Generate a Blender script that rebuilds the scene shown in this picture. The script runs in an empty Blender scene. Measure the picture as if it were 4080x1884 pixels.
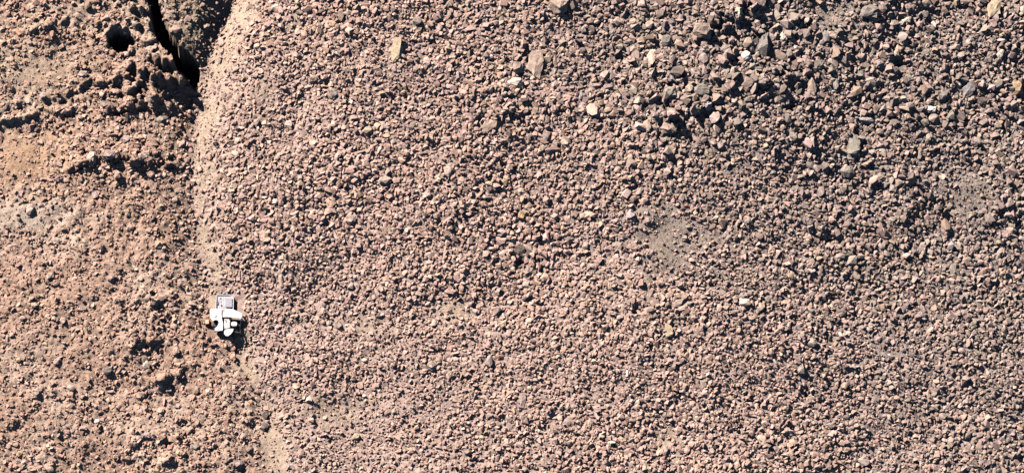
import bpy, bmesh, math, random
import numpy as np
from mathutils import Vector, Matrix

R = math.radians
sc = bpy.context.scene
col = sc.collection
rng = np.random.default_rng(7)
random.seed(7)

# ------------------------------------------------------------------ camera, sky, sun, exposure
SLOPE = R(35.0)          # the hillside rises away from the camera at 35 degrees
CAM_EL = R(35.0)         # the camera looks down at it from across the valley
CAM_D = 400.0
LENS = 144.0
cam_d = bpy.data.cameras.new('camera'); cam_d.lens = LENS; cam_d.sensor_width = 36.0
cam_d.clip_start = 1.0; cam_d.clip_end = 6000.0
cam = bpy.data.objects.new('camera', cam_d); col.objects.link(cam)
CPOS = np.array([0.0, -CAM_D*math.cos(CAM_EL), CAM_D*math.sin(CAM_EL)])
cam.location = CPOS; cam.rotation_euler = (math.pi/2 - CAM_EL, 0, 0)
sc.camera = cam

UX = np.array([1.0, 0, 0]); VY = np.array([0, math.cos(SLOPE), math.sin(SLOPE)]); NN = np.array([0, -math.sin(SLOPE), math.cos(SLOPE)])
SUN_EL = R(34.0)         # sun height over the plane of the slope
sa = np.array([-0.66, 0.75]); sa /= np.linalg.norm(sa)
sdir = UX*sa[0]*math.cos(SUN_EL) + VY*sa[1]*math.cos(SUN_EL) + NN*math.sin(SUN_EL)
sun_el = math.asin(sdir[2]); sun_az = math.atan2(sdir[0], sdir[1])
world = bpy.data.worlds.new('World'); sc.world = world; world.use_nodes = True
wn = world.node_tree; bg = wn.nodes['Background']
sky = wn.nodes.new('ShaderNodeTexSky'); sky.sky_type = 'NISHITA'; sky.sun_disc = False
sky.sun_elevation = sun_el; sky.sun_rotation = sun_az % (2*math.pi); sky.altitude = 4500; sky.air_density = 0.34; sky.dust_density = 0.0; sky.ozone_density = 1.0
wn.links.new(sky.outputs[0], bg.inputs[0]); bg.inputs[1].default_value = 0.05
sl = bpy.data.lights.new('sun', 'SUN'); sl.energy = 5.0; sl.angle = R(0.5); sl.color = (1.0, 0.92, 0.86)
sun = bpy.data.objects.new('sun', sl); col.objects.link(sun)
sun.rotation_euler = Vector(sdir).to_track_quat('Z', 'Y').to_euler()
vs = sc.view_settings; vs.view_transform = 'Standard'; vs.look = 'None'; vs.exposure = 1.24; vs.gamma = 1.0; vs.use_curve_mapping = False
sc.cycles.diffuse_bounces = 0; sc.cycles.max_bounces = 4

# ------------------------------------------------------------------ image coordinates
# positions on the hillside are image pixels cast through the camera onto the slope (4080 x 1884, about 2.45 cm per pixel)
FPX = LENS/36.0*4080
FW = np.array([0, math.cos(CAM_EL), -math.sin(CAM_EL)]); UPV = np.array([0, math.sin(CAM_EL), math.cos(CAM_EL)])
MPP = 100.0/4080
def world_pt(u, v, h):
    u, v, h = np.asarray(u, float), np.asarray(v, float), np.asarray(h, float)
    return u[..., None]*UX + v[..., None]*VY + h[..., None]*NN
def project(P):
    Q = P - CPOS; z = Q@FW
    return 2040 + FPX*Q[..., 0]/z, 942 - FPX*(Q@UPV)/z
def uv_at(px, py, h=0.0):
    d = np.array([(px-2040)/FPX, 0, 0]) + UPV*((942-py)/FPX) + FW
    t = (h - CPOS@NN)/(d@NN); P = CPOS + d*t
    return P[0], P@VY

# ------------------------------------------------------------------ numpy noise
def _hash(i, j, seed):
    n = (i.astype(np.int64)*374761393 + j.astype(np.int64)*668265263 + seed*1442695041) & 0xffffffff
    n = ((n ^ (n >> 13))*1274126177) & 0xffffffff
    n = (n ^ (n >> 16))
    return n/4294967295.0
def vnoise(x, y, seed=0):
    i = np.floor(x); j = np.floor(y); fx = x-i; fy = y-j
    fx = fx*fx*fx*(fx*(fx*6-15)+10); fy = fy*fy*fy*(fy*(fy*6-15)+10)
    a = _hash(i, j, seed); b = _hash(i+1, j, seed); c = _hash(i, j+1, seed); d = _hash(i+1, j+1, seed)
    return (a+(b-a)*fx)*(1-fy) + (c+(d-c)*fx)*fy
def fbm(x, y, seed=0, octv=4, gain=0.5):
    s = 0; a = 1; t = 0
    x, y = .79*x+.61*y, .79*y-.61*x
    for o in range(octv):
        s = s + a*(vnoise(x, y, seed+o*17)*2-1); t += a; a *= gain
        x, y = 1.29*x+1.57*y+5.1, 1.29*y-1.57*x-3.7
    return s/t
def sstep(a, b, x):
    t = np.clip((x-a)/(b-a), 0, 1); return t*t*(3-2*t)
def blob(px, py, cx, cy, rx, ry, rot=0):
    c, s = math.cos(R(rot)), math.sin(R(rot)); dx, dy = px-cx, py-cy
    a, b = (dx*c+dy*s)/rx, (-dx*s+dy*c)/ry
    return np.exp(-(a*a+b*b))

# ------------------------------------------------------------------ the hillside
GY = np.array([-3000, -300, 0, 120, 250, 450, 650, 900, 1100, 1250, 1350, 1480, 1620, 1760, 1900, 2200, 5000.])
GX = np.array([1700, 1010, 900, 850, 800, 775, 765, 775, 800, 850, 930, 990, 1035, 1065, 1085, 1110, 1400.])
def ledge(px, py, pts, a, L, soft=7.0, fade=60.0):
    """rock step along a polyline: ground to the left of its direction stands A metres proud and falls off over the line"""
    best = np.full(px.shape, 1e9); sd = np.zeros(px.shape); endf = np.ones(px.shape)
    n = len(pts)
    for k in range(n-1):
        (x0, y0), (x1, y1) = pts[k], pts[k+1]
        ex, ey = x1-x0, y1-y0; l2 = ex*ex+ey*ey
        t0 = ((px-x0)*ex+(py-y0)*ey)/l2; t = np.clip(t0, 0, 1)
        dx, dy = px-(x0+ex*t), py-(y0+ey*t); d = np.hypot(dx, dy)
        cr = (ex*(py-y0)-ey*(px-x0))/math.sqrt(l2)
        m = d < best
        best = np.where(m, d, best); sd = np.where(m, -cr, sd)
        over = np.zeros(px.shape)
        if k == 0: over = np.maximum(over, -t0*math.sqrt(l2))
        if k == n-2: over = np.maximum(over, (t0-1)*math.sqrt(l2))
        endf = np.where(m, np.exp(-(over/fade)**2), endf)
    return a*np.where(sd > 0, np.exp(-np.clip(sd, 0, None)/L), 0)*sstep(-soft, soft, sd)*endf*2 / 2

LEDGES = [
    ([(775, 318), (690, 222), (622, 140), (594, 60), (580, -60), (570, -260)], 1.0, 90, 6),      # overhung bank above the gully (left of travel = high side)
    ([(-150, 470), (0, 492), (120, 462), (210, 446), (360, 436)], 0.55, 45, 5),
    ([(430, 436), (520, 425), (600, 400), (700, 330)], 0.8, 50, 5),
    ([(540, 350), (620, 300), (700, 262)], 0.8, 50, 6),
    ([(320, 350), (430, 318), (520, 290)], 0.55, 45, 6),
    ([(340, 668), (420, 655), (480, 655)], 0.9, 55, 6),
    ([(545, 660), (640, 655)], 0.8, 50, 5),
    ([(585, 1225), (640, 1215), (705, 1195)], 0.7, 40, 5),
    ([(170, 115), (250, 92), (310, 68)], 0.55, 40, 6),
    ([(570, 1775), (640, 1760), (720, 1745)], 0.5, 40, 5),
    ([(690, 1845), (745, 1835)], 0.5, 40, 5),
    ([(560, 1385), (620, 1372)], 0.5, 40, 5),
    ([(650, 1520), (720, 1500)], 0.5, 40, 5),
    ([(2860, 95), (2920, 75), (2990, 20)], 1.1, 70, 6),
    ([(2640, 470), (2740, 430), (2800, 410), (2850, 345)], 0.7, 60, 5),
    ([(3060, 300), (3140, 262), (3190, 248)], 0.8, 60, 5),
    ([(1930, 480), (1990, 455), (2040, 440)], 0.6, 50, 5),
]
CLEFT = [(570, -160), (588, 0), (598, 80), (622, 145), (690, 225), (735, 272), (772, 308), (790, 268), (782, 214), (752, 182), (712, 170), (680, 126), (654, 76), (634, 0), (620, -160)]
HOLLOW = [(412, 118), (446, 92), (492, 97), (534, 122), (540, 146), (512, 162), (498, 188), (458, 192), (428, 172), (418, 145)]
def inside(px, py, poly):
    """signed distance to a closed outline, positive inside"""
    best = np.full(px.shape, 1e9); odd = np.zeros(px.shape, bool); n = len(poly)
    for k in range(n):
        (x0, y0), (x1, y1) = poly[k], poly[(k+1) % n]; ex, ey = x1-x0, y1-y0
        t = np.clip(((px-x0)*ex+(py-y0)*ey)/(ex*ex+ey*ey), 0, 1)
        best = np.minimum(best, np.hypot(px-(x0+ex*t), py-(y0+ey*t)))
        if ey: odd ^= ((y0 > py) != (y1 > py)) & (px < x0+(py-y0)*ex/ey)
    return np.where(odd, best, -best)
def macro(u, v):
    """large relief of the slope, as height over its mean plane"""
    px, py = project(world_pt(u, v, np.zeros_like(u)))
    far = sstep(70, 160, np.hypot(u, v))
    uc = np.clip(u, -160, 160)
    d = (px - np.interp(py, GY, GX))*MPP                    # metres right of the gully floor
    right = np.clip(d, 0, None); left = np.clip(-d, 0, None)
    depth = np.interp(py, [-400, 0, 300, 700, 1200, 1500, 1900, 2600], [3.8, 3.6, 2.6, 1.5, 1.4, 1.2, 1.0, 1.0])
    h = depth*(1-np.exp(-(right/2.6)**1.5)) - 0.0016*np.clip(right-6, 0, 130)**2
    h = h + depth*0.5*(1-np.exp(-(left/2.2)**1.6)) + 0.05*np.clip(left, 0, 60)
    h = h - depth
    h = h + 1.1*fbm(u/17, v/17, 3, 3) + 0.45*fbm(u/6, v/6, 9, 3)
    for pts, a, L, soft in LEDGES:
        xs = [p[0] for p in pts]; ys = [p[1] for p in pts]
        m = (px > min(xs)-450) & (px < max(xs)+450) & (py > min(ys)-450) & (py < max(ys)+450)
        if m.any():
            w = 10*fbm(px[m]/28, py[m]/28, 31, 3)
            brk = sstep(-.15, .3, fbm(px[m]/34, py[m]/34, 37, 2))
            h[m] += ledge(px[m]+w*1.8, py[m]-w*1.8, pts, a*1.35, L, soft)*brk
    m = (px > 350) & (px < 950) & (py > -300) & (py < 450)
    if m.any(): h[m] -= 7*sstep(-4, 8, inside(px[m]+15*fbm(px[m]/16, py[m]/16, 33, 3), py[m]+10*fbm(px[m]/14, py[m]/14, 34, 2), CLEFT))
    if m.any(): h[m] -= 5*sstep(-2, 12, inside(px[m]+18*fbm(px[m]/15, py[m]/15, 35, 3), py[m]+14*fbm(px[m]/13, py[m]/13, 36, 3), HOLLOW))
    for cx, cy, r, dd in PITS:
        rr = np.hypot(px-cx, (py-cy)*1.15) + 14*fbm(px/22, py/22, 77, 2)
        h = h - dd*np.exp(-(np.clip(rr, 0, None)/r)**4)
    return h*(1-far) + far*(0.02*v*0 + 6*fbm(u/120, v/120, 5, 4)*sstep(160, 500, np.hypot(u, v)))
PITS = [(2072, 1020, 26, 0.6), (3218, 1500, 20, 0.45), (2540, 1215, 26, .35), (3300, 880, 26, .35), (3160, 370, 30, .5), (3600, 165, 28, .55), (2930, 215, 28, .55), (2800, 430, 26, .4)]
FINE = [(985, 60, 75, 130, 25), (895, 250, 75, 130, 18), (840, 480, 75, 150, 5), (835, 760, 70, 190, 0), (1050, 400, 50, 150, 18), (1000, 1440, 45, 110, -32),
        (1060, 1600, 50, 130, -10), (1130, 1760, 70, 150, 0), (2650, 950, 110, 140, 25), (2760, 930, 130, 70, 10), (2580, 1110, 30, 90, 12), (1780, 1230, 130, 60, 0), (3330, 70, 130, 75, 0),
        (3870, 770, 130, 100, 0), (90, 620, 170, 110, 0), (110, 850, 170, 80, 0), (120, 290, 170, 120, 0), (600, 60, 60, 90, 0), (1320, 1640, 170, 110, 0), 
        (600, 1690, 110, 70, 0), (250, 1330, 90, 60, 0), (2900, 660, 120, 40, -10), (2660, 1750, 80, 130, 0), (1180, 130, 60, 110, 20), (330, 40, 130, 60, 0), (1500, 1290, 110, 60, 0)]
def zones(u, v, px, py):
    d = px - np.interp(py, GY, GX)
    w = 26*fbm(u/3, v/3, 41, 3)
    leftz = sstep(30, -60, d + w)                                     # the red bank
    fine = np.zeros_like(px)
    for cx, cy, rx, ry, rot in FINE:
        gul = abs(cx-np.interp(cy, GY, GX)) < 90
        kw = .9 if gul else 2.2
        fine = np.maximum(fine, blob(px+w*kw, py+w*kw*.7, cx, cy, rx, ry, rot)*(.45 if gul else 1.0 if cx in (2650, 2580, 3870) else .85 if cx == 3330 else .85 if cx in (90, 110) else .66))
    wd = np.interp(py, [0, 400, 700, 1150, 1300, 1500, 1900], [95, 80, 55, 42, 48, 50, 62])
    cc = np.interp(py, [0, 400, 700, 1150, 1300, 1500, 1900], [75, 60, 40, 30, 25, 18, 30])
    fine = np.maximum(fine, np.exp(-((d-cc+w*1.6)/wd)**2)*(.66+.34*fbm(u/2.2, v/2.2, 43, 3)))
    fine = sstep(0.08, 0.95, fine + .3*fbm(u/1.3, v/1.3, 47, 3)*sstep(.05, .3, fine))
    coarse = sstep(1500, 2900, px - (py-300)*0.9)*sstep(800, 300, py)
    coarse = np.maximum(coarse, 0.55*sstep(1400, 2600, px)*sstep(1500, 700, py))
    coarse = coarse*(1-fine)*(0.55+0.45*sstep(-.3, .4, fbm(u/7, v/7, 51, 3)))
    grey = sstep(1500, 3500, px + (600-py)*0.75 + 260*fbm(u/9, v/9, 61, 3))
    return leftz, fine, coarse, grey

def axis(a, step, far):
    c = np.arange(-a, a+1e-6, step); o = []; x = a; s = step
    while x < far:
        s *= 1.35; x += s; o.append(x)
    o = np.array(o); return np.concatenate([-o[::-1], c, o])
ua = axis(61.0, 0.14, 900.0); va = axis(33.0, 0.14, 900.0)
UU, VV = np.meshgrid(ua, va)
HM = macro(UU, VV)
PX, PY = project(world_pt(UU, VV, HM))
LZ, FZ, CZ, GZ = zones(UU, VV, PX, PY)
near = sstep(120, 60, np.hypot(UU, VV))
ridg = 1-np.abs(fbm(UU/1.5, VV/1.5, 71, 4))*2
ROUGH = np.maximum.reduce([blob(PX, PY, 520, 400, 210, 130, -25), blob(PX, PY, 450, 640, 200, 110), blob(PX, PY, 250, 110, 120, 60), blob(PX, PY, 700, 60, 130, 130), blob(PX, PY, 560, 1300, 220, 130), blob(PX, PY, 800, 1740, 260, 110), blob(PX, PY, 350, 900, 220, 130)])
HH = HM + near*((1-FZ*.8)*(0.16*fbm(UU/.95, VV/.95, 81, 3) + 0.10*fbm(UU/.42, VV/.42, 87, 2)) + 0.05*fbm(UU/.33, VV/.33, 91, 2)
                + LZ*(1-FZ*.85)*(.5+1.1*ROUGH)*(0.17*ridg + .12*fbm(UU/.5+3, VV/1.1, 95, 3)))
# the wreck has scraped out a level seat for itself
wu, wv = uv_at(895, 1281, -1.0)
wm = np.exp(-(((UU-wu-.1)/2.3)**2+((VV-wv)/2.9)**2)**2)
wseat = float(np.average(HH, weights=wm)) + .05
HH = HH*(1-wm) + (wseat + (HH-HM)*.5)*wm

def Hat(u, v):
    u = np.asarray(u, float); v = np.asarray(v, float)
    i = np.clip(np.searchsorted(ua, u)-1, 0, len(ua)-2); j = np.clip(np.searchsorted(va, v)-1, 0, len(va)-2)
    fu = (u-ua[i])/(ua[i+1]-ua[i]); fv = (v-va[j])/(va[j+1]-va[j])
    return (HH[j, i]*(1-fu)+HH[j, i+1]*fu)*(1-fv) + (HH[j+1, i]*(1-fu)+HH[j+1, i+1]*fu)*fv
def ground_at(px, py):
    d = np.array([(px-2040)/FPX, 0, 0]) + UPV*((942-py)/FPX) + FW
    for h in np.arange(6, -14, -.12):                 # first crossing along the line of sight
        t = (h - CPOS@NN)/(d@NN); P = CPOS + d*t; u, v = P[0], P@VY
        if Hat(u, v) >= h: break
    return u, v, float(Hat(u, v))

# ------------------------------------------------------------------ materials
def nodes_of(name):
    m = bpy.data.materials.new(name); m.use_nodes = True
    return m, m.node_tree, m.node_tree.nodes['Principled BSDF']
def add(nt, typ, **kw):
    n = nt.nodes.new(typ)
    for k, v in kw.items(): setattr(n, k, v)
    return n
def stone_material(name, source, scale=5.0, bump=0.5, lo=0.72, hi=1.22):
    m, nt, b = nodes_of(name); L = nt.links.new
    if source == 'attr': s = add(nt, 'ShaderNodeAttribute', attribute_name='Col'); cs = s.outputs['Color']
    else: s = add(nt, 'ShaderNodeObjectInfo'); cs = s.outputs['Color']
    tc = add(nt, 'ShaderNodeNewGeometry')
    n1 = add(nt, 'ShaderNodeTexNoise'); n1.inputs['Scale'].default_value = scale; n1.inputs['Detail'].default_value = 6; n1.inputs['Roughness'].default_value = .7
    L(tc.outputs['Position'], n1.inputs['Vector'])
    mr = add(nt, 'ShaderNodeMapRange'); mr.inputs[1].default_value = .3; mr.inputs[2].default_value = .7; mr.inputs[3].default_value = lo; mr.inputs[4].default_value = hi
    L(n1.outputs['Fac'], mr.inputs[0])
    mx = add(nt, 'ShaderNodeMix', data_type='RGBA', blend_type='MULTIPLY'); mx.inputs[0].default_value = 1.0
    L(cs, mx.inputs[6]); L(mr.outputs[0], mx.inputs[7]); L(mx.outputs[2], b.inputs['Base Color'])
    b.inputs['Roughness'].default_value = .95; b.inputs['Specular IOR Level'].default_value = .15
    n2 = add(nt, 'ShaderNodeTexNoise'); n2.inputs['Scale'].default_value = scale*2.4; n2.inputs['Detail'].default_value = 5; n2.inputs['Roughness'].default_value = .75
    L(tc.outputs['Position'], n2.inputs['Vector'])
    bp = add(nt, 'ShaderNodeBump'); bp.inputs['Strength'].default_value = bump; bp.inputs['Distance'].default_value = .08
    L(n2.outputs['Fac'], bp.inputs['Height']); L(bp.outputs[0], b.inputs['Normal'])
    return m
M_ground = stone_material('earth', 'attr', 4.0, .9, .6, 1.35)
M_stone = stone_material('loose_stone', 'attr', 4.0, .6)
M_boulder = stone_material('boulder_stone', 'object', 2.2, 1.0, .55, 1.3)
def plain(name, c, rough=.5, metal=0.0, dirt=None, dscale=3.0, dlo=.5, dhi=.75, emit=0, bump=0.0):
    m, nt, b = nodes_of(name); L = nt.links.new
    b.inputs['Roughness'].default_value = rough; b.inputs['Metallic'].default_value = metal
    tc = add(nt, 'ShaderNodeTexCoord')
    n1 = add(nt, 'ShaderNodeTexNoise'); n1.inputs['Scale'].default_value = dscale; n1.inputs['Detail'].default_value = 5
    L(tc.outputs['Object'], n1.inputs['Vector'])
    mr = add(nt, 'ShaderNodeMapRange'); mr.inputs[1].default_value = dlo; mr.inputs[2].default_value = dhi
    L(n1.outputs['Fac'], mr.inputs[0])
    mx = add(nt, 'ShaderNodeMix', data_type='RGBA'); L(mr.outputs[0], mx.inputs[0])
    mx.inputs[6].default_value = (*c, 1); mx.inputs[7].default_value = (*(dirt or [x*.8 for x in c]), 1)
    L(mx.outputs[2], b.inputs['Base Color'])
    if bump:
        bp = add(nt, 'ShaderNodeBump'); bp.inputs['Strength'].default_value = bump; bp.inputs['Distance'].default_value = .05
        L(n1.outputs['Fac'], bp.inputs['Height']); L(bp.outputs[0], b.inputs['Normal'])
    return m

# ------------------------------------------------------------------ hillside mesh
PAL = {
    'pink':   (.48, .335, .29), 'tan': (.43, .315, .235), 'grey': (.26, .228, .205), 'dark': (.17, .142, .13), 'mauve': (.35, .27, .265),
    'pale':   (.58, .44, .385), 'ochre': (.46, .345, .20), 'olive': (.29, .265, .20), 'red': (.43, .26, .19), 'brown': (.31, .21, .16),
    'white':  (.80, .74, .69), 'cream': (.62, .50, .37), 'peach': (.62, .44, .32), 'orange': (.50, .31, .14), 'slate': (.24, .235, .22), 'steel': (.30, .30, .33)}
PN = list(PAL); PAL = {k: (c[0]*1.08, c[1]*.985, c[2]*.93) if k not in ('ochre', 'orange', 'olive', 'cream') else c for k, c in PAL.items()}; PC = np.array([PAL[k] for k in PN])
def mixc(a, b, t): return np.asarray(a)*(1-t[..., None]) + np.asarray(b)*t[..., None]
g = mixc((.37, .27, .23), (.24, .20, .185), GZ)
fine_c = mixc((.34, .265, .195), (.255, .212, .18), sstep(.1, .5, GZ))
low_ = sstep(1300, 1480, PY)*sstep(1500, 1200, PX); fine_c = fine_c*(1-low_[..., None]) + np.array((.325, .252, .185))*low_[..., None]
g = g*(1-FZ[..., None]) + fine_c*FZ[..., None]
redc = mixc((.35, .235, .175), (.40, .295, .23), sstep(-.15, .35, fbm(UU/5, VV/5, 101, 3)))
redc = redc*(1-(blob(PX, PY, 120, 640, 220, 130)*.8)[..., None]) + np.array((.38, .245, .15))*(blob(PX, PY, 120, 640, 220, 130)*.8)[..., None]
pg = blob(PX, PY, 110, 860, 200, 90); redc = redc*(1-pg[..., None]) + np.array((.38, .31, .25))*pg[..., None]
tp = np.maximum(blob(PX, PY, 100, 230, 260, 230), blob(PX, PY, 520, 0, 200, 120)); redc = redc*(1-.7*tp[..., None]) + np.array((.40, .31, .225))*(.7*tp)[..., None]
g = g*(1-LZ[..., None]) + redc*LZ[..., None]
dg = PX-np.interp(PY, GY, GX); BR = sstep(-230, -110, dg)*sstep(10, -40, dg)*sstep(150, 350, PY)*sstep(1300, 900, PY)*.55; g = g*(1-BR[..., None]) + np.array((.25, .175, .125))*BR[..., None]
OL = np.clip(blob(PX, PY, 800, 90, 110, 190, 15), 0, 1)*LZ; g = g*(1-.75*OL[..., None]) + np.array((.20, .18, .13))*(.75*OL)[..., None]  # olive rubble tone, with the gully floor's partial shade painted in
g *= (1 + .12*fbm(UU/1.2, VV/1.2, 111, 3))[..., None]

def mesh_np(name, verts, faces, colors=None, mat=None, smooth=False, vpf=4):
    me = bpy.data.meshes.new(name); nv, nf = len(verts), len(faces)
    me.vertices.add(nv); me.vertices.foreach_set('co', np.ascontiguousarray(verts, np.float32).ravel())
    me.loops.add(nf*vpf); me.loops.foreach_set('vertex_index', np.ascontiguousarray(faces, np.int32).ravel())
    me.polygons.add(nf); me.polygons.foreach_set('loop_start', np.arange(0, nf*vpf, vpf, dtype=np.int32))
    me.polygons.foreach_set('use_smooth', np.full(nf, smooth, dtype=bool))
    if colors is not None:
        a = me.attributes.new('Col', 'FLOAT_COLOR', 'POINT')
        c = np.ones((nv, 4), np.float32); c[:, :3] = colors; a.data.foreach_set('color', c.ravel())
    me.update(calc_edges=True)
    if mat: me.materials.append(mat)
    return me
nv_, nu_ = UU.shape
idx = np.arange(nv_*nu_).reshape(nv_, nu_)
quads = np.stack([idx[:-1, :-1], idx[:-1, 1:], idx[1:, 1:], idx[1:, :-1]], -1).reshape(-1, 4)
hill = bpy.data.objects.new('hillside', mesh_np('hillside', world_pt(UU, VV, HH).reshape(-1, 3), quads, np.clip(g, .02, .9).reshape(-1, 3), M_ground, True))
hill['kind'] = 'structure'; hill['label'] = 'steep stony hillside cut by a narrow gully'; col.objects.link(hill)

# ------------------------------------------------------------------ stone shapes (angular hulls)
def hull(pts):
    bm = bmesh.new()
    for p in pts: bm.verts.new(p)
    r = bmesh.ops.convex_hull(bm, input=bm.verts)
    bmesh.ops.delete(bm, geom=[e for e in r['geom_interior'] if isinstance(e, bmesh.types.BMVert)], context='VERTS')
    loose = [v for v in bm.verts if not v.link_faces]
    bmesh.ops.delete(bm, geom=loose, context='VERTS')
    bmesh.ops.triangulate(bm, faces=bm.faces[:]); bmesh.ops.recalc_face_normals(bm, faces=bm.faces[:])
    bm.verts.ensure_lookup_table(); bm.verts.index_update()
    V = np.array([v.co[:] for v in bm.verts]); F = np.array([[v.index for v in f.verts] for f in bm.faces])
    bm.free(); return V, F
def stone_hull(kind, n, rs):
    p = rs.normal(size=(n, 3)); p /= np.linalg.norm(p, axis=1)[:, None]
    for _ in range(4):                                  # spread the corners out
        d = p[:, None]-p[None]; q = (d*d).sum(-1)+np.eye(n)*9
        p += .06*(d/q[..., None]**1.5).sum(1)/n*4; p /= np.linalg.norm(p, axis=1)[:, None]
    e = {'round': 2.4, 'wedge': 4.0, 'block': 6.0}[kind]
    p = p/((np.abs(p)**e).sum(1)**(1/e))[:, None]
    p = p*rs.uniform(*((.9, 1.05) if kind == 'round' else (.74, 1.06)), (n, 1))
    if kind == 'wedge': p[:, 0] *= .75-.35*p[:, 1]; p[:, 2] *= .85+.25*p[:, 0]
    return hull(p)
VAR = [stone_hull(['block', 'block', 'wedge', 'block', 'round'][k % 5], 11 if k % 5 == 4 else 9, rng) for k in range(40)]

def rotmats(ax):
    cx, cy, cz = np.cos(ax).T; sx, sy, sz = np.sin(ax).T
    Rm = np.empty((len(ax), 3, 3))
    Rm[:, 0, 0] = cz*cy; Rm[:, 0, 1] = cz*sy*sx-sz*cx; Rm[:, 0, 2] = cz*sy*cx+sz*sx
    Rm[:, 1, 0] = sz*cy; Rm[:, 1, 1] = sz*sy*sx+cz*cx; Rm[:, 1, 2] = sz*sy*cx-cz*sx
    Rm[:, 2, 0] = -sy; Rm[:, 2, 1] = cy*sx; Rm[:, 2, 2] = cy*cx
    return Rm
BASIS = np.stack([UX, VY, NN])           # rows: slope axes in world space
def scatter(name, label, u, v, size, lift, colr):
    n = len(u); kind = rng.integers(0, len(VAR), n)
    sc3 = size[:, None]*.5*rng.uniform([.7, .7, .42], [1.45, 1.3, .8], (n, 3))
    rot = rotmats(np.stack([rng.normal(0, .5, n), rng.normal(0, .5, n), rng.uniform(0, 6.283, n)], 1))
    P0 = np.stack([u, v, Hat(u, v)+lift], 1)
    Vs, Fs, Cs, off = [], [], [], 0
    for k, (V, F) in enumerate(VAR):
        s = np.where(kind == k)[0]
        if not len(s): continue
        X = V[None]*sc3[s][:, None, :]
        X = np.einsum('nij,nvj->nvi', rot[s], X) + P0[s][:, None, :]
        Vs.append((X@BASIS).reshape(-1, 3)); nvv = len(V)
        Fs.append((F[None] + (off+np.arange(len(s))*nvv)[:, None, None]).reshape(-1, 3))
        Cs.append(np.repeat(colr[s], nvv, 0)); off += len(s)*nvv
    me = mesh_np(name, np.vstack(Vs), np.vstack(Fs), np.vstack(Cs), M_stone, False, 3)
    o = bpy.data.objects.new(name, me); o['kind'] = 'stuff'; o['label'] = label; col.objects.link(o)
    print(name, n, 'stones', len(me.polygons), 'tris'); return o

def pick_colours(leftz, grey, n):
    w_pink = dict(pink=5, tan=2.4, pale=1.6, mauve=2.2, grey=1.0, ochre=.35, brown=.5, dark=.5)
    w_grey = dict(grey=3.6, olive=1.0, mauve=2.0, dark=1.7, tan=1.3, pink=1.6, slate=1.2, steel=.3, pale=.5, ochre=.12)
    w_left = dict(red=2.3, brown=1.8, pink=2.4, tan=1.6, mauve=1.3, dark=1.0, pale=.8, ochre=.5)
    def vec(d): a = np.array([d.get(k, 0) for k in PN]); return a/a.sum()
    W = vec(w_pink)[None]*((1-grey)*(1-leftz))[:, None] + vec(w_grey)[None]*(grey*(1-leftz))[:, None] + vec(w_left)[None]*leftz[:, None]
    c = np.cumsum(W, 1); r = rng.random(n)[:, None]*c[:, -1:]
    k = (r > c).sum(1)
    c = PC[k]; mean = W@PC
    return (.5*c + .5*mean)*rng.uniform(.75, 1.2, (n, 1))*rng.uniform(.97, 1.03, (n, 3))

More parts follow.
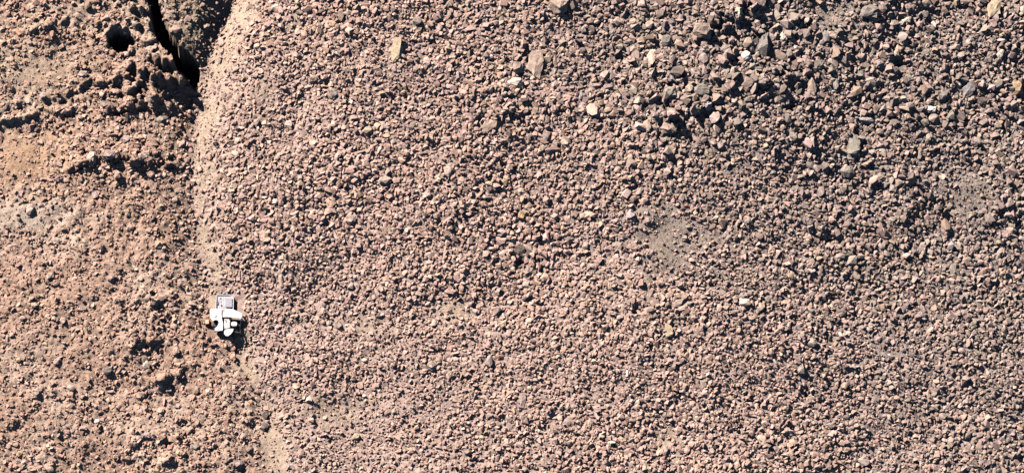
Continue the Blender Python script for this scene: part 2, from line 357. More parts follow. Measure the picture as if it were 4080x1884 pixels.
MARKS = [  # image pixel, half sizes, colour, shape, label, turn, short name
    (3041, 186, 44, 58, 'slate', 'wedge', 'large slate grey boulder standing next to a bright white round stone', 12, 'large slate grey boulder'),
    (2973, 225, 22, 22, 'white', 'round', 'bright white round stone at the foot of a slate grey boulder', 0, 'white round stone'),
    (3120, 155, 20, 25, 'cream', 'block', 'cream coloured block just uphill of a jumble of brown flat rocks', 10, 'cream block'),
    (3957, 38, 33, 50, 'ochre', 'block', 'tall ochre yellow boulder at the upper edge of the scree', 0, 'tall ochre boulder'),
    (3983, 223, 19, 25, 'cream', 'wedge', 'cream kite shaped stone between dark boulders', 180, 'cream kite shaped stone'),
    (3861, 359, 29, 47, 'steel', 'slab', 'long pale grey slab leaning across the dark coarse stones', 28, 'leaning pale grey slab'),
    (3706, 439, 25, 18, 'white', 'block', 'small white angular block among dark coarse stones', 15, 'white angular block'),
    (3616, 466, 16, 17, 'peach', 'round', 'round peach coloured stone beside the white angular block', 0, 'round peach stone'),
    (4052, 354, 27, 33, 'orange', 'block', 'orange blocky boulder at the outer edge of the scree', 0, 'orange blocky boulder'),
    (2228, 28, 46, 40, 'tan', 'wedge', 'broad tan boulder tapering downhill at the top of the scree', 180, 'broad tapering tan boulder'),
    (2136, 258, 42, 66, 'tan', 'slab', 'tall tan slab, biggest on the middle scree', 0, 'tall tan slab'),
    (2062, 272, 28, 28, 'tan', 'block', 'tan block leaning on the tall tan slab', 30, 'tan leaning block'),
    (2059, 332, 37, 26, 'cream', 'wedge', 'cream rock jutting out below the tall tan slab', 20, 'cream jutting rock'),
    (2594, 237, 22, 38, 'peach', 'block', 'upright peach block casting a short black shadow', 5, 'upright peach block'),
    (1582, 198, 28, 54, 'ochre', 'slab', 'upright yellowish rock column near the top of the scree', 0, 'yellowish rock column'),
    (1360, 66, 18, 34, 'brown', 'block', 'narrow dark brown rock with layered face', 0, 'narrow dark brown rock'),
    (1328, 380, 26, 28, 'grey', 'round', 'rounded grey boulder on the pinkish scree near the gully', 0, 'rounded grey boulder'),
    (1467, 522, 22, 22, 'ochre', 'block', 'small yellowish block above a black gap in the scree', 20, 'small yellowish block'),
    (1954, 506, 46, 24, 'tan', 'slab', 'flat tan shelf of rock over a dark hollow', -15, 'flat tan shelf rock'),
    (1534, 720, 40, 26, 'olive', 'block', 'olive grey double block in the middle of the scree', 0, 'olive double block'),
    (2800, 127, 42, 36, 'tan', 'block', 'big tan grey block downhill of a black overhang', 10, 'big tan grey block'),
    (2803, 237, 35, 24, 'mauve', 'wedge', 'mauve wedge shaped boulder among coarse stones', 20, 'mauve wedge boulder'),
    (2799, 364, 40, 36, 'olive', 'round', 'rounded olive boulder sitting over a dark crack', 0, 'rounded olive boulder'),
    (2847, 475, 25, 30, 'pale', 'block', 'pale pinkish upright stone below the dark crack', 0, 'pale upright stone'),
    (2578, 506, 26, 30, 'tan', 'wedge', 'pointed tan boulder in the coarse scree', 0, 'pointed tan boulder'),
    (2080, 862, 22, 26, 'orange', 'block', 'small orange brown stone in the pink scree', 0, 'orange brown stone'),
    (3234, 350, 28, 42, 'tan', 'wedge', 'tall pointed tan rock beside a black hollow', 0, 'tall pointed tan rock'),
    (3400, 585, 36, 62, 'olive', 'slab', 'long olive boulder with a dark vertical shadow beside it', 8, 'long olive boulder'),
    (3376, 690, 36, 34, 'grey', 'round', 'round grey boulder at the foot of the long olive boulder', 0, 'round grey foot boulder'),
    (3270, 767, 20, 30, 'red', 'block', 'rusty red upright stone in grey scree', 0, 'rusty red stone'),
    (3440, 483, 50, 15, 'steel', 'bar', 'long flat bluish grey bar of rock', 5, 'bluish grey rock bar'),
    (2070, 1000, 36, 26, 'dark', 'slab', 'dark grey block roofing a black hole in the scree', 0, 'dark block over the hole'),
    (2965, 1211, 36, 22, 'peach', 'round', 'peach half dome shaped stone on the lower scree', 0, 'peach half dome stone'),
    (2697, 1211, 46, 22, 'tan', 'slab', 'wide flat tan slab just below the grey sandy patch', -8, 'wide flat tan slab'),
    (2665, 1322, 26, 38, 'ochre', 'slab', 'upright yellowish slab on the lower scree', 0, 'upright yellowish slab'),
    (2499, 1488, 10, 20, 'white', 'bar', 'tiny white sliver of stone on the lower scree', 0, 'tiny white sliver'),
    (3037, 1749, 30, 20, 'peach', 'slab', 'flat peach stone near the lower edge of the scree', 0, 'flat peach stone'),
    (3392, 1037, 35, 28, 'tan', 'slab', 'smooth tan slab with a rounded outer end', 0, 'smooth tan slab'),
    (3194, 1472, 26, 32, 'slate', 'wedge', 'slate grey boulder beside a black hollow in the lower scree', 0, 'slate hollow boulder'),
    (3365, 1539, 18, 18, 'peach', 'round', 'round peach pebble alone on lower grey scree', 0, 'lone peach pebble'),
    (3234, 1369, 28, 25, 'olive', 'round', 'olive boulder uphill of the slate hollow boulder', 0, 'olive lower boulder'),
    (3831, 1401, 20, 20, 'tan', 'round', 'rounded tan stone on outer lower scree', 0, 'rounded tan lower stone'),
    (3796, 1075, 18, 30, 'olive', 'block', 'narrow olive stone on the outer scree', 0, 'narrow olive stone'),
    (2080, 1591, 25, 36, 'mauve', 'slab', 'mauve grey slab on the lower middle scree', 0, 'mauve grey slab'),
    (425, 74, 22, 15, 'pink', 'wedge', 'pale pink rock perched above the black hollow on the red bank', 0, 'pale perched rock'),
    (462, 122, 15, 10, 'pink', 'slab', 'pink stone lying inside the black hollow', -30, 'pink stone in the hollow'),
    (500, 130, 10, 14, 'pale', 'block', 'small pale stone at the brink of the black hollow', 0, 'pale brink stone'),
    (366, 630, 24, 28, 'pale', 'wedge', 'pale triangular block on the red bank above a black shadow', 0, 'pale triangular block'),
    (437, 622, 26, 22, 'mauve', 'block', 'mauve block next to the pale triangular block', 0, 'mauve bank block'),
    (566, 628, 26, 18, 'pink', 'wedge', 'pink wedge of rock over a flat black shadow', 0, 'pink wedge rock'),
    (600, 396, 28, 16, 'tan', 'slab', 'tan ledge stone under the black bank shadow', -20, 'tan ledge stone'),
    (585, 1456, 16, 20, 'cream', 'round', 'cream round stone on the red rubble below the wreck', 0, 'cream rubble stone'),
    (641, 1638, 15, 15, 'peach', 'block', 'pinkish peach block low on the red rubble', 0, 'peach rubble block'),
    (388, 1680, 13, 11, 'white', 'round', 'small white stone low on the red rubble', 0, 'small white rubble stone'),
    (75, 1436, 13, 12, 'orange', 'round', 'small orange stone at the outer red bank', 0, 'small orange bank stone'),
    (119, 838, 20, 26, 'pale', 'block', 'pale block in the light sandy patch of the red bank', 0, 'pale sandy block'),
    (604, 18, 12, 15, 'pale', 'block', 'pale stone caught in the black shadow of the bank', 20, 'pale stone in bank shadow'),
    (1060, 1655, 16, 21, 'dark', 'block', 'dark block at the gully edge below the wreck, upper of two', 0, 'upper dark gully block'),
    (1056, 1702, 15, 18, 'dark', 'block', 'dark block at the gully edge below the wreck, lower of two', 0, 'lower dark gully block'),
]
MORE = [
    (2979, 173, 24, 33, 'tan', 'block'), (3102, 226, 55, 24, 'brown', 'slab'), (3312, 143, 28, 20, 'tan', 'wedge'), (3486, 126, 20, 15, 'cream', 'oval'), (3434, 221, 9, 14, 'white', 'bar'),
    (3465, 50, 42, 38, 'grey', 'block'), (3260, 263, 28, 24, 'olive', 'round'), (3034, 21, 22, 24, 'grey', 'block'), (3687, 14, 27, 23, 'tan', 'round'), (4007, 38, 20, 11, 'cream', 'oval'),
    (4070, 47, 17, 26, 'cream', 'oval'), (3720, 101, 14, 20, 'cream', 'block'), (3981, 165, 33, 8, 'white', 'bar'), (3692, 138, 26, 11, 'grey', 'slab'), (3682, 61, 18, 18, 'grey', 'block'),
    (3607, 82, 28, 14, 'cream', 'slab'), (3581, 198, 18, 20, 'peach', 'wedge'), (3581, 146, 11, 18, 'pale', 'block'), (3821, 338, 12, 12, 'cream', 'round'), (3715, 474, 26, 23, 'pink', 'block'),
    (3790, 462, 24, 26, 'olive', 'wedge'), (3828, 469, 20, 27, 'dark', 'block'), (3915, 408, 26, 20, 'dark', 'round'), (3896, 300, 16, 17, 'mauve', 'round'), (3986, 349, 34, 16, 'grey', 'slab'),
    (3534, 396, 26, 16, 'pink', 'wedge'), (3976, 502, 20, 18, 'tan', 'round'), (2376, 46, 24, 22, 'pink', 'wedge'), (2323, 205, 15, 16, 'dark', 'round'), (2115, 113, 14, 12, 'white', 'round'),
    (2009, 378, 14, 13, 'pale', 'oval'), (2320, 385, 17, 17, 'steel', 'wedge'), (1791, 348, 25, 12, 'pale', 'slab'), (1788, 688, 22, 28, 'tan', 'round'), (1400, 878, 25, 26, 'tan', 'block'),
    (1329, 498, 14, 14, 'peach', 'round'), (2657, 166, 25, 25, 'slate', 'block'), (2586, 103, 25, 20, 'tan', 'block'), (2894, 198, 22, 26, 'grey', 'wedge'), (2665, 372, 30, 30, 'olive', 'block'),
    (2744, 356, 18, 18, 'peach', 'block'), (2697, 293, 36, 28, 'dark', 'block'), (2973, 332, 40, 28, 'brown', 'slab'), (2800, 467, 22, 30, 'red', 'block'), (2756, 483, 15, 20, 'pink', 'round'),
    (2665, 514, 38, 28, 'tan', 'block'), (2254, 570, 22, 28, 'tan', 'block'), (2356, 585, 18, 20, 'pink', 'block'), (3329, 340, 20, 28, 'grey', 'wedge'), (3171, 308, 26, 18, 'grey', 'round'),
    (3487, 443, 20, 25, 'brown', 'block'), (3725, 664, 16, 16, 'tan', 'round'), (3784, 823, 18, 20, 'tan', 'block'), (2459, 974, 35, 14, 'pink', 'slab'), (2981, 1171, 25, 15, 'pink', 'oval'),
    (2333, 982, 20, 20, 'pink', 'round'), (2649, 1797, 18, 26, 'grey', 'block'), (2800, 1528, 18, 26, 'tan', 'slab'), (3345, 1021, 36, 14, 'tan', 'slab'), (3578, 1203, 18, 9, 'cream', 'slab'),
    (3804, 1203, 25, 11, 'tan', 'slab'), (3709, 1025, 14, 14, 'peach', 'round'), (3440, 1844, 32, 20, 'grey', 'block'), (3756, 1662, 22, 20, 'tan', 'block'), (2470, 1100, 22, 16, 'tan', 'block'),
    (420, 420, 22, 18, 'mauve', 'block'), (330, 300, 20, 16, 'pink', 'block'), (700, 120, 26, 22, 'red', 'block'), (750, 80, 22, 18, 'brown', 'wedge'), (820, 110, 20, 16, 'tan', 'block'),
    (500, 560, 22, 20, 'mauve', 'block'), (470, 700, 20, 18, 'red', 'wedge'), (600, 700, 22, 18, 'red', 'block'), (380, 780, 18, 20, 'pink', 'block'), (640, 480, 20, 18, 'olive', 'block'),
    (330, 1230, 18, 12, 'mauve', 'slab'), (640, 1190, 26, 15, 'brown', 'slab'), (700, 1400, 16, 20, 'red', 'block'), (430, 1480, 20, 18, 'dark', 'block'), (560, 1580, 18, 18, 'red', 'block'),
    (690, 1750, 22, 16, 'red', 'slab'), (990, 1790, 22, 18, 'brown', 'block'), (780, 1780, 20, 15, 'olive', 'block'), (950, 1850, 22, 18, 'mauve', 'block'), (200, 1100, 18, 16, 'tan', 'block'),
    (1120, 1120, 12, 30, 'pink', 'bar'), (1350, 1300, 22, 20, 'tan', 'block'), (1400, 1140, 20, 22, 'mauve', 'wedge'), (1720, 1460, 26, 24, 'olive', 'block'), (1950, 1440, 24, 30, 'slate', 'wedge'),
    (1790, 1495, 22, 22, 'tan', 'block'), (1730, 1290, 16, 24, 'pink', 'bar'), (1980, 1240, 20, 24, 'mauve', 'block'), (1420, 1740, 28, 18, 'ochre', 'wedge'), (1860, 1800, 24, 18, 'mauve', 'block'),
    (1250, 320, 22, 16, 'tan', 'block'), (1150, 500, 18, 20, 'pale', 'block'), (1700, 250, 16, 22, 'pale', 'block'), (1900, 130, 24, 18, 'pink', 'slab'), (1660, 90, 22, 20, 'grey', 'block'),
]
def layer(pitch):
    a = np.arange(-61, 61, pitch); b = np.arange(-32.5, 32.5, pitch*.9)
    u, v = np.meshgrid(a, b); u = u + (np.arange(u.shape[0]) % 2)[:, None]*pitch*.5
    u = (u + rng.uniform(-.42, .42, u.shape)*pitch).ravel(); v = (v + rng.uniform(-.42, .42, v.shape)*pitch).ravel()
    h = Hat(u, v); px, py = project(world_pt(u, v, h)); return (u, v, px, py) + zones(u, v, px, py)
bins = {'scree': [], 'red_rubble': [], 'fine_gravel': []}
for tag_, pitch, s0, s1 in (('a', .80, .55, 1.0), ('b', .37, .31, .70), ('c', .29, .20, .38), ('d', .25, .12, .20)):
    u, v, px, py, lz, fz, cz, gz = layer(pitch)
    patch = sstep(-.45, .25, fbm(u/4.5, v/4.5, 121, 3))
    rough = sstep(.2, .8, np.maximum.reduce([blob(px, py, 520, 400, 210, 130, -25), blob(px, py, 450, 640, 200, 110), blob(px, py, 700, 60, 130, 130), blob(px, py, 560, 1300, 220, 130), blob(px, py, 800, 1740, 260, 110)]))
    sizef = (.86 + .3*sstep(-.4, .5, fbm(u/8, v/8, 141, 3)))*(1-.26*blob(px, py, 1700, 1600, 900, 480))
    if tag_ == 'a': p = .62*cz**1.2 + .04*lz*(1-fz)
    elif tag_ == 'b': p = (1-fz)*(.74+.26*patch)*(1-.35*lz*(1-rough))
    elif tag_ == 'c': p = (1-.6*fz)*(.56-.12*patch)
    else: p = .03 + .7*fz*(1-.3*lz) + .30*lz*(1-fz)
    k = rng.random(len(u)) < p
    # nothing lies under the wreck
    k &= ~((u > wu-1.55) & (u < wu+1.9) & (v > wv-1.5) & (v < wv+2.8))
    for m_ in MARKS+MORE: k &= ((px-m_[0])/(m_[2]*.8))**2+((py-m_[1])/(m_[3]*.8))**2 > 1
    k &= (inside(px, py, CLEFT) < 2) & (inside(px, py, HOLLOW) < 2)
    u, v, lz, fz, cz, gz, sizef = (x[k] for x in (u, v, lz, fz, cz, gz, sizef)); n = len(u)
    size = rng.uniform(s0, s1, n)*sizef*(1+.18*cz)*(1-.12*lz)
    lift = size*(rng.uniform(-.12, .22, n) if tag_ != 'd' else rng.uniform(-.12, .2, n)) + (.13*np.clip(fbm(u/.8, v/.8, 131, 2), 0, 1) if tag_ in 'bc' else 0)
    lift = lift - .12*size*lz
    c = pick_colours(lz, gz, n)
    ol = (blob(px[k], py[k], 800, 90, 110, 190, 15)*lz)[:, None]; c = c*(1-.6*ol) + np.array((.22, .195, .145))*.6*ol  # stones there share the olive tone and its painted shade
    if tag_ == 'a': lift = lift + size*.16
    zone = np.where(lz > .5, 1, 0) if tag_ != 'd' else np.full(n, 2)
    for zi, nm in enumerate(bins):
        s = zone == zi
        if s.any(): bins[nm].append((u[s], v[s], size[s], lift[s], c[s]))
LBL = {'scree': 'pinkish grey scree of small broken stones covering the slope', 'red_rubble': 'reddish brown rubble on the bank beyond the gully', 'fine_gravel': 'fine gravel in the gully and sandy patches'}
for nm, parts in bins.items():
    scatter(nm, LBL[nm], *[np.concatenate([q[i] for q in parts]) for i in range(5)])

# ------------------------------------------------------------------ boulders and stones one can pick out
SHAPES = {}
def shape_mesh(kind):
    if kind not in SHAPES:
        SHAPES[kind] = []
        for k in range(6):
            V, F = stone_hull({'slab': 'block', 'bar': 'block', 'oval': 'round'}.get(kind, kind), 24 if kind in ('round', 'oval') else 18, rng)
            V = V/np.abs(V).max(0)
            bm = bmesh.new(); vv = [bm.verts.new(p) for p in V]
            for f in F: bm.faces.new([vv[i] for i in f])
            bmesh.ops.subdivide_edges(bm, edges=bm.edges[:], cuts=2, use_grid_fill=True)
            bmesh.ops.triangulate(bm, faces=bm.faces[:])
            for _ in range(1 if kind in ('round', 'oval') else 0): bmesh.ops.smooth_vert(bm, verts=bm.verts[:], factor=.15, use_axis_x=True, use_axis_y=True, use_axis_z=True)
            bm.verts.index_update(); V = np.array([v.co[:] for v in bm.verts]); F = np.array([[v.index for v in f.verts] for f in bm.faces]); bm.free()
            sd = int(rng.integers(0, 9999))
            nz = fbm(V[:, 0]*2.1+V[:, 2]*2.7, V[:, 1]*2.1-V[:, 2]*2.3, sd, 3)
            V = V*(1 + .22*nz[:, None]); V = V/np.abs(V).max(0)
            SHAPES[kind].append(mesh_np('stone_'+kind, V, F, None, M_boulder, False, 3))
    return random.choice(SHAPES[kind])
B4 = Matrix(((UX[0], VY[0], NN[0]), (UX[1], VY[1], NN[1]), (UX[2], VY[2], NN[2])))
STONES = []
def boulder(px, py, rx, ry, colour, kind, label=None, rot=0, high=.75, short=None):
    low = py > 620 and px > 1150
    if low: rx, ry = rx*.85, ry*.85
    u, v, h = ground_at(px, py)
    ax, ay = rx*MPP, ry*MPP/.94
    az = {'slab': .5, 'bar': .8}.get(kind, high)*min(ax, ay)*1.15
    o = bpy.data.objects.new('boulder' if max(rx, ry) >= 20 else 'stone', shape_mesh(kind)); col.objects.link(o)
    M = B4 @ (Matrix.Rotation(R(-rot), 3, 'Z') @ Matrix.Rotation(random.uniform(-.15, .15), 3, 'X') @ Matrix.Rotation(random.uniform(-.15, .15), 3, 'Y'))
    o.matrix_world = Matrix.Translation(Vector(world_pt(u, v, h + az*(.24 if not low else .2)))) @ M.to_4x4() @ Matrix.Diagonal((ax*.98, ay*.98, az, 1))
    c = np.array(PAL[colour])*random.uniform(.92, 1.08); c = c*.6 + .4*c.mean()*np.array((1.17, .98, .85)); 
    gz_ = float(zones(np.array([u]), np.array([v]), np.array([float(px)]), np.array([float(py)]))[3][0])
    zm = np.array((.42, .315, .26))*(1-gz_) + np.array((.27, .23, .205))*gz_
    if colour not in ('white', 'peach', 'orange', 'cream', 'dark', 'ochre'): c = c*.68 + zm*.32 if not low else c*.3 + zm*.7
    o.color = (*c, 1)
    o['category'] = 'boulder' if max(rx, ry) >= 20 else 'stone'
    STONES.append(dict(o=o, px=px, py=py, r=max(rx, ry), colour=colour, kind=kind, label=label, short=short))
    return o
for m_ in MARKS: boulder(*m_[:6], label=m_[6], rot=m_[7], short=m_[8])
for m_ in MORE: boulder(*m_, rot=random.uniform(-25, 25))
tries = 0; taken = [(s['px'], s['py'], s['r']) for s in STONES]
target = len(STONES) + 120
while len(STONES) < target and tries < 9000:
    tries += 1
    x = random.uniform(20, 4060); y = random.uniform(15, 1870)
    u_, v_ = uv_at(x, y); z_ = zones(*[np.array([q]) for q in (u_, v_, x, y)])
    pr = .03 + .97*float(z_[2][0]) + .2*float(z_[0][0])
    if float(z_[1][0]) > .3 or random.random() > pr: continue
    if 740 < x < 1060 and 1100 < y < 1460: continue
    r_ = random.uniform(13, 17) + 11*float(z_[2][0])*random.random()
    if any((x-a)**2+(y-b)**2 < (r_+c_+26)**2 for a, b, c_ in taken): continue
    names = ['red', 'brown', 'pink', 'mauve', 'tan'] if z_[0][0] > .5 else (['grey', 'olive', 'mauve', 'dark', 'tan', 'slate'] if z_[3][0] > .5 else ['pink', 'tan', 'mauve', 'pale', 'grey'])
    asp = random.uniform(.75, 1.25)
    boulder(x, y, r_*asp, r_/asp, random.choice(names), random.choice(['block', 'block', 'wedge', 'round', 'slab']), rot=random.uniform(-40, 40))
    taken.append((x, y, r_))
# labels of the unnamed ones: look, then which way they lie from the nearest well known stone
CW = {'pink': 'pinkish', 'tan': 'tan', 'grey': 'grey', 'dark': 'dark grey', 'mauve': 'mauve', 'pale': 'pale pink', 'ochre': 'yellowish', 'olive': 'olive', 'red': 'reddish', 'brown': 'brown',
      'white': 'white', 'cream': 'cream', 'peach': 'peach', 'orange': 'orange', 'slate': 'slate grey', 'steel': 'bluish grey'}
KW = {'block': 'block', 'slab': 'slab', 'wedge': 'wedge', 'round': 'round stone', 'oval': 'oval stone', 'bar': 'bar shaped stone'}
named = [s for s in STONES if s['label']]
buckets = {}
for s in STONES:
    reg = 'red bank' if s['px'] < np.interp(s['py'], GY, GX) else 'scree slope'
    s['o']['group'] = 'boulders on the ' + reg
    if s['label']: s['o']['label'] = s['label']; continue
    same = [q for q in named if (q['px'] < np.interp(q['py'], GY, GX)) == (reg == 'red bank')]
    q = min(same, key=lambda q: math.hypot(q['px']-s['px'], q['py']-s['py']))
    dx, dy = s['px']-q['px'], s['py']-q['py']
    if abs(dy) > abs(dx): way = 'downhill' if dy > 0 else 'uphill'
    else: way = ('away from the gully' if dx > 0 else 'towards the gully') if reg == 'scree slope' else ('towards the gully' if dx > 0 else 'away from the gully')
    buckets.setdefault((CW[s['colour']], KW[s['kind']], way, q['short']), []).append((math.hypot(dx, dy), s))
ORD = ['first', 'second', 'third', 'fourth', 'fifth', 'sixth', 'seventh']
for (c_, k_, way, short), lst in buckets.items():
    lst.sort(key=lambda t: t[0])
    for i, (_, s) in enumerate(lst):
        s['o']['label'] = f"{c_} {k_} {way} from the {short}" if len(lst) == 1 else f"{c_} {k_}, {ORD[i]} {way} from the {short}"
print('boulders', len(STONES))

# ------------------------------------------------------------------ the wrecked pickup
M_white = plain('white_paint', (.74, .73, .72), .4, 0, (.50, .45, .40), 2.6, .5, .8)
M_bed = plain('scuffed_grey_steel', (.50, .48, .51), .6, .0, (.34, .32, .32), 3.0, .45, .7, bump=.3)
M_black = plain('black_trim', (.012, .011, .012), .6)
M_tyre = plain('dusty_tyre_rubber', (.05, .047, .045), .9, 0, (.22, .18, .15), 5, .4, .6)
M_rim = plain('wheel_steel', (.35, .35, .36), .4, .8)
M_orange = plain('orange_plastic', (.95, .42, .26), .4, 0, (.85, .36, .2))
M_red = plain('faded_red_paint', (.62, .16, .12), .5)
M_seat = plain('pale_seat_fabric', (.72, .70, .68), .9)
gm, gnt, gb = nodes_of('dark_glass'); gb.inputs['Base Color'].default_value = (.02, .022, .025, 1); gb.inputs['Roughness'].default_value = .12; M_glass = gm

wreck = bpy.data.objects.new('wrecked_vehicle', None); col.objects.link(wreck)
wreck['label'] = 'crumpled white vehicle wreck with a pale grey open bed lying in the gully'; wreck['category'] = 'vehicle'
wreck.matrix_world = Matrix.Translation(Vector(world_pt(wu, wv, wseat))) @ B4.to_4x4() @ Matrix.Diagonal((1, 1, .75, 1))
K = .00494
def cpt(x, y): return ((x-520)*K, (600-y)*K)
def wpart(name, bm, mat, parent=wreck, bevel=.008, label=None):
    bmesh.ops.recalc_face_normals(bm, faces=bm.faces[:])
    me = bpy.data.meshes.new(name); bm.to_mesh(me); bm.free(); me.materials.append(mat)
    o = bpy.data.objects.new(name, me); col.objects.link(o); o.parent = parent
    if bevel:
        b = o.modifiers.new('bevel', 'BEVEL'); b.width = bevel; b.segments = 2; b.limit_method = 'ANGLE'; b.angle_limit = R(35)
    if label: o['label'] = label
    return o
def sheet(pts, ztop, thick, bm=None):
    """pressed panel: outline in plan, top following ztop(x, y), THICK metres deep"""
    bm = bm or bmesh.new()
    top = [bm.verts.new((x, y, ztop(x, y))) for x, y in pts]; bot = [bm.verts.new((x, y, ztop(x, y)-thick)) for x, y in pts]
    f = [bm.faces.new(top), bm.faces.new(bot[::-1])]
    n = len(pts)
    for i in range(n): bm.faces.new((top[i], bot[i], bot[(i+1) % n], top[(i+1) % n]))
    bmesh.ops.triangulate(bm, faces=f)
    return bm
def boxm(x0, x1, y0, y1, z0, z1, bm=None):
    bm = bm or bmesh.new()
    r = bmesh.ops.create_cube(bm, size=1)['verts']
    bmesh.ops.scale(bm, vec=(x1-x0, y1-y0, z1-z0), verts=r); bmesh.ops.translate(bm, vec=((x0+x1)/2, (y0+y1)/2, (z0+z1)/2), verts=r)
    return bm
def rod(p, q, r, bm=None, seg=8):
    bm = bm or bmesh.new(); p, q = Vector(p), Vector(q); d = q-p
    c = bmesh.ops.create_cone(bm, cap_ends=True, segments=seg, radius1=r, radius2=r, depth=d.length)['verts']
    bmesh.ops.transform(bm, matrix=Matrix.Translation((p+q)/2) @ d.to_track_quat('Z', 'Y').to_matrix().to_4x4(), verts=c)
    return bm
# cargo bed: floor, side walls, tailgate, wheel arches
bed = wpart('cargo_bed', sheet([cpt(352, 378), cpt(372, 82), cpt(560, 78), cpt(690, 118), cpt(690, 395)], lambda x, y: .42, .10), M_bed)
b_ = boxm(-.88, -.80, 1.06, 2.58, .42, .60); wpart('side_wall', b_, M_bed, bed)
b_ = boxm(.80, .88, 1.00, 2.36, .42, .60); wpart('side_wall', b_, M_bed, bed)
b_ = boxm(-.78, .70, 2.54, 2.61, .42, .54); wpart('tailgate', b_, M_bed, bed)
b_ = boxm(.10, .72, 1.30, 2.20, .43, .60); wpart('load_liner', b_, plain('pale_liner', (.33, .32, .35), .6, 0, (.24, .23, .25)), bed)
for (x, y, rr) in ((-.40, 2.22, .07), (-.30, 1.48, .09), (-.36, 1.85, .05)):
    bmx = bmesh.new(); c = bmesh.ops.create_cone(bmx, cap_ends=True, segments=14, radius1=rr, radius2=rr, depth=.03)['verts']; bmesh.ops.translate(bmx, vec=(x, y, .436), verts=c)
    wpart('rust_hole', bmx, M_black, bed, 0)
for s in range(5): wpart('floor_rib', boxm(-.72+s*.17, -.66+s*.17, 1.25, 2.45, .421, .446), M_bed, bed, .008)
# chassis: rails and rear axle with wheels under the bed
wpart('chassis', rod((-.45, 2.6, .22), (-.45, -1.3, .22), .07, rod((.45, 2.4, .22), (.45, -1.3, .22), .07)), M_black)
def wheel(loc, axis_):
    bmx = rod(Vector(loc)-Vector(axis_)*.11, Vector(loc)+Vector(axis_)*.11, .33, seg=24); w = wpart('wheel', bmx, M_tyre, bevel=.05)
    wpart('rim', rod(Vector(loc)-Vector(axis_)*.125, Vector(loc)+Vector(axis_)*.125, .20, seg=20), M_rim, w)
wheel((-.72, 1.7, .2), (1, 0, 0)); wheel((.72, 1.7, .2), (1, 0, 0))
wheel((-.93, -.42, .30), Vector((.55, .25, .80)).normalized()); wheel((.75, -1.15, .2), (1, 0, 0))
# white body panel with the wheel arch, pressed down at the corner
arch = [cpt(x, y) for x, y in ((300, 640), (345, 618), (395, 622), (420, 668), (412, 712), (388, 752), (352, 790), (338, 830))]
outl = [cpt(x, y) for x, y in ((340, 842), (420, 845), (498, 832), (505, 700), (478, 600), (466, 500), (466, 385), (360, 380), (262, 388), (240, 430), (246, 510), (262, 590))]
wpart('body_panel', sheet(outl[::-1]+arch[::-1], lambda x, y: .98 + .08*x - .06*abs(y), .10), M_white)
wpart('body_side', sheet([cpt(466, 385), cpt(470, 520), cpt(505, 700), cpt(498, 832), cpt(470, 832), cpt(476, 700), cpt(440, 520), cpt(440, 395)], lambda x, y: .90, .66), M_white, bevel=.01)
wpart('inner_arch', sheet([cpt(x, y) for x, y in ((395, 612), (440, 640), (442, 700), (422, 765), (385, 805), (345, 850), (318, 800), (352, 768), (385, 722), (398, 668))], lambda x, y: .70, .45), M_black)
wpart('front_wing', sheet([cpt(x, y) for x, y in ((250, 400), (330, 392), (330, 470), (280, 560), (252, 540))], lambda x, y: .88, .55), M_white)
wpart('headlamp', sheet([cpt(x, y) for x, y in ((325, 520), (350, 505), (372, 530), (352, 556), (330, 552))], lambda x, y: 1.06+.08*x, .09), plain('lamp_glass', (.55, .55, .52), .2), bevel=.01)
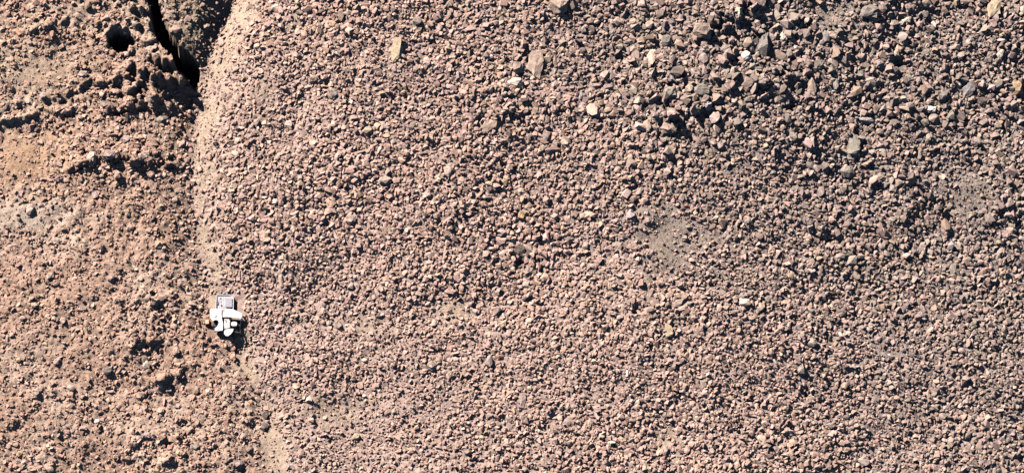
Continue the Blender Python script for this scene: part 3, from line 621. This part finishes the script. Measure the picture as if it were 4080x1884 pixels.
# cab: roof, door, pillars, seat, hood
def roof_z(x, y): return 1.22 - .10*(x-.6)**2 - .25*(y-.4)**2
wpart('roof', sheet([cpt(x, y) for x, y in ((494, 420), (510, 402), (560, 395), (620, 397), (690, 410), (780, 452), (872, 490), (876, 560), (858, 606), (760, 588), (620, 574), (560, 572), (494, 572))], roof_z, .10), M_white, bevel=.01)
wpart('paint_patch', sheet([cpt(x, y) for x, y in ((484, 420), (512, 404), (535, 425), (520, 452), (488, 455))], lambda x, y: roof_z(x, y)+.006, .03), M_red, bpy.data.objects['roof'], .004)
door = wpart('door', sheet([cpt(x, y) for x, y in ((526, 592), (600, 592), (628, 620), (642, 660), (642, 772), (560, 790), (518, 800))], lambda x, y: 1.0 + .28*y, .09), M_white, bevel=.01)
wpart('handle', boxm(.08, .12, -.22, -.02, 1.05, 1.11), M_red, door, .008)
wpart('cab_floor', sheet([cpt(x, y) for x, y in ((640, 580), (862, 600), (838, 780), (770, 860), (640, 800))], lambda x, y: .52, .3), M_black)
wpart('seat', sheet([cpt(x, y) for x, y in ((664, 672), (690, 656), (760, 660), (784, 690), (770, 748), (690, 752), (664, 735))], lambda x, y: .98, .45), M_seat, bevel=.06)
for p, q in (((1.70, -.02, 1.10), (1.55, -.95, .55)), ((.62, .10, 1.12), (.62, -.95, .80)), ((1.55, -.95, .55), (.62, -.95, .80)), ((.55, -1.0, .80), (-.05, -1.02, .82)), ((1.72, .02, 1.08), (1.74, .15, .1)), ((1.70, .5, 1.05), (1.66, .55, .05))):
    wpart('pillar', rod(p, q, .055), M_black, bevel=.0)
wpart('windscreen', sheet([cpt(x, y) for x, y in ((640, 800), (770, 790), (800, 850), (720, 900), (650, 880))], lambda x, y: .60, .03), M_glass, bevel=0)
wpart('bonnet', sheet([cpt(x, y) for x, y in ((528, 850), (560, 818), (640, 808), (712, 812), (700, 862), (660, 915), (610, 954), (562, 948), (528, 905))], lambda x, y: .95 + .10*x + .12*(y+1.3), .09), M_white, bevel=.01)
wpart('engine_shadow_block', boxm(.15, .95, -1.55, -1.0, .15, .72), M_black, bevel=.04)  # engine, enlarged and blackened to fill in the shadow under the roof
wpart('shadow_prongs', rod((.78, -1.2, .72), (.98, -2.0, .25), .07, rod((1.6, -1.0, .6), (1.72, -2.0, .25), .07, rod((.9, -1.35, .75), (1.65, -1.35, .75), .08))), M_black, bevel=0)  # added black bars that stand in for the wreck's forked shadow
# small things flung from it
dl = bpy.data.objects.new('orange_lamp', None); col.objects.link(dl)
du, dv, dh = ground_at(790+185/4.96, 1160+625/4.96)
dl.matrix_world = Matrix.Translation(Vector(world_pt(du, dv, dh+.02))) @ B4.to_4x4()
dl['label'] = 'small orange lamp unit lying beside the white vehicle wreck'; dl['category'] = 'lamp'
wpart('housing', boxm(-.22, .20, -.36, .30, 0, .28), M_black, dl, .03)
wpart('lens', boxm(-.18, .17, -.24, .22, .281, .40), M_orange, dl, .05)
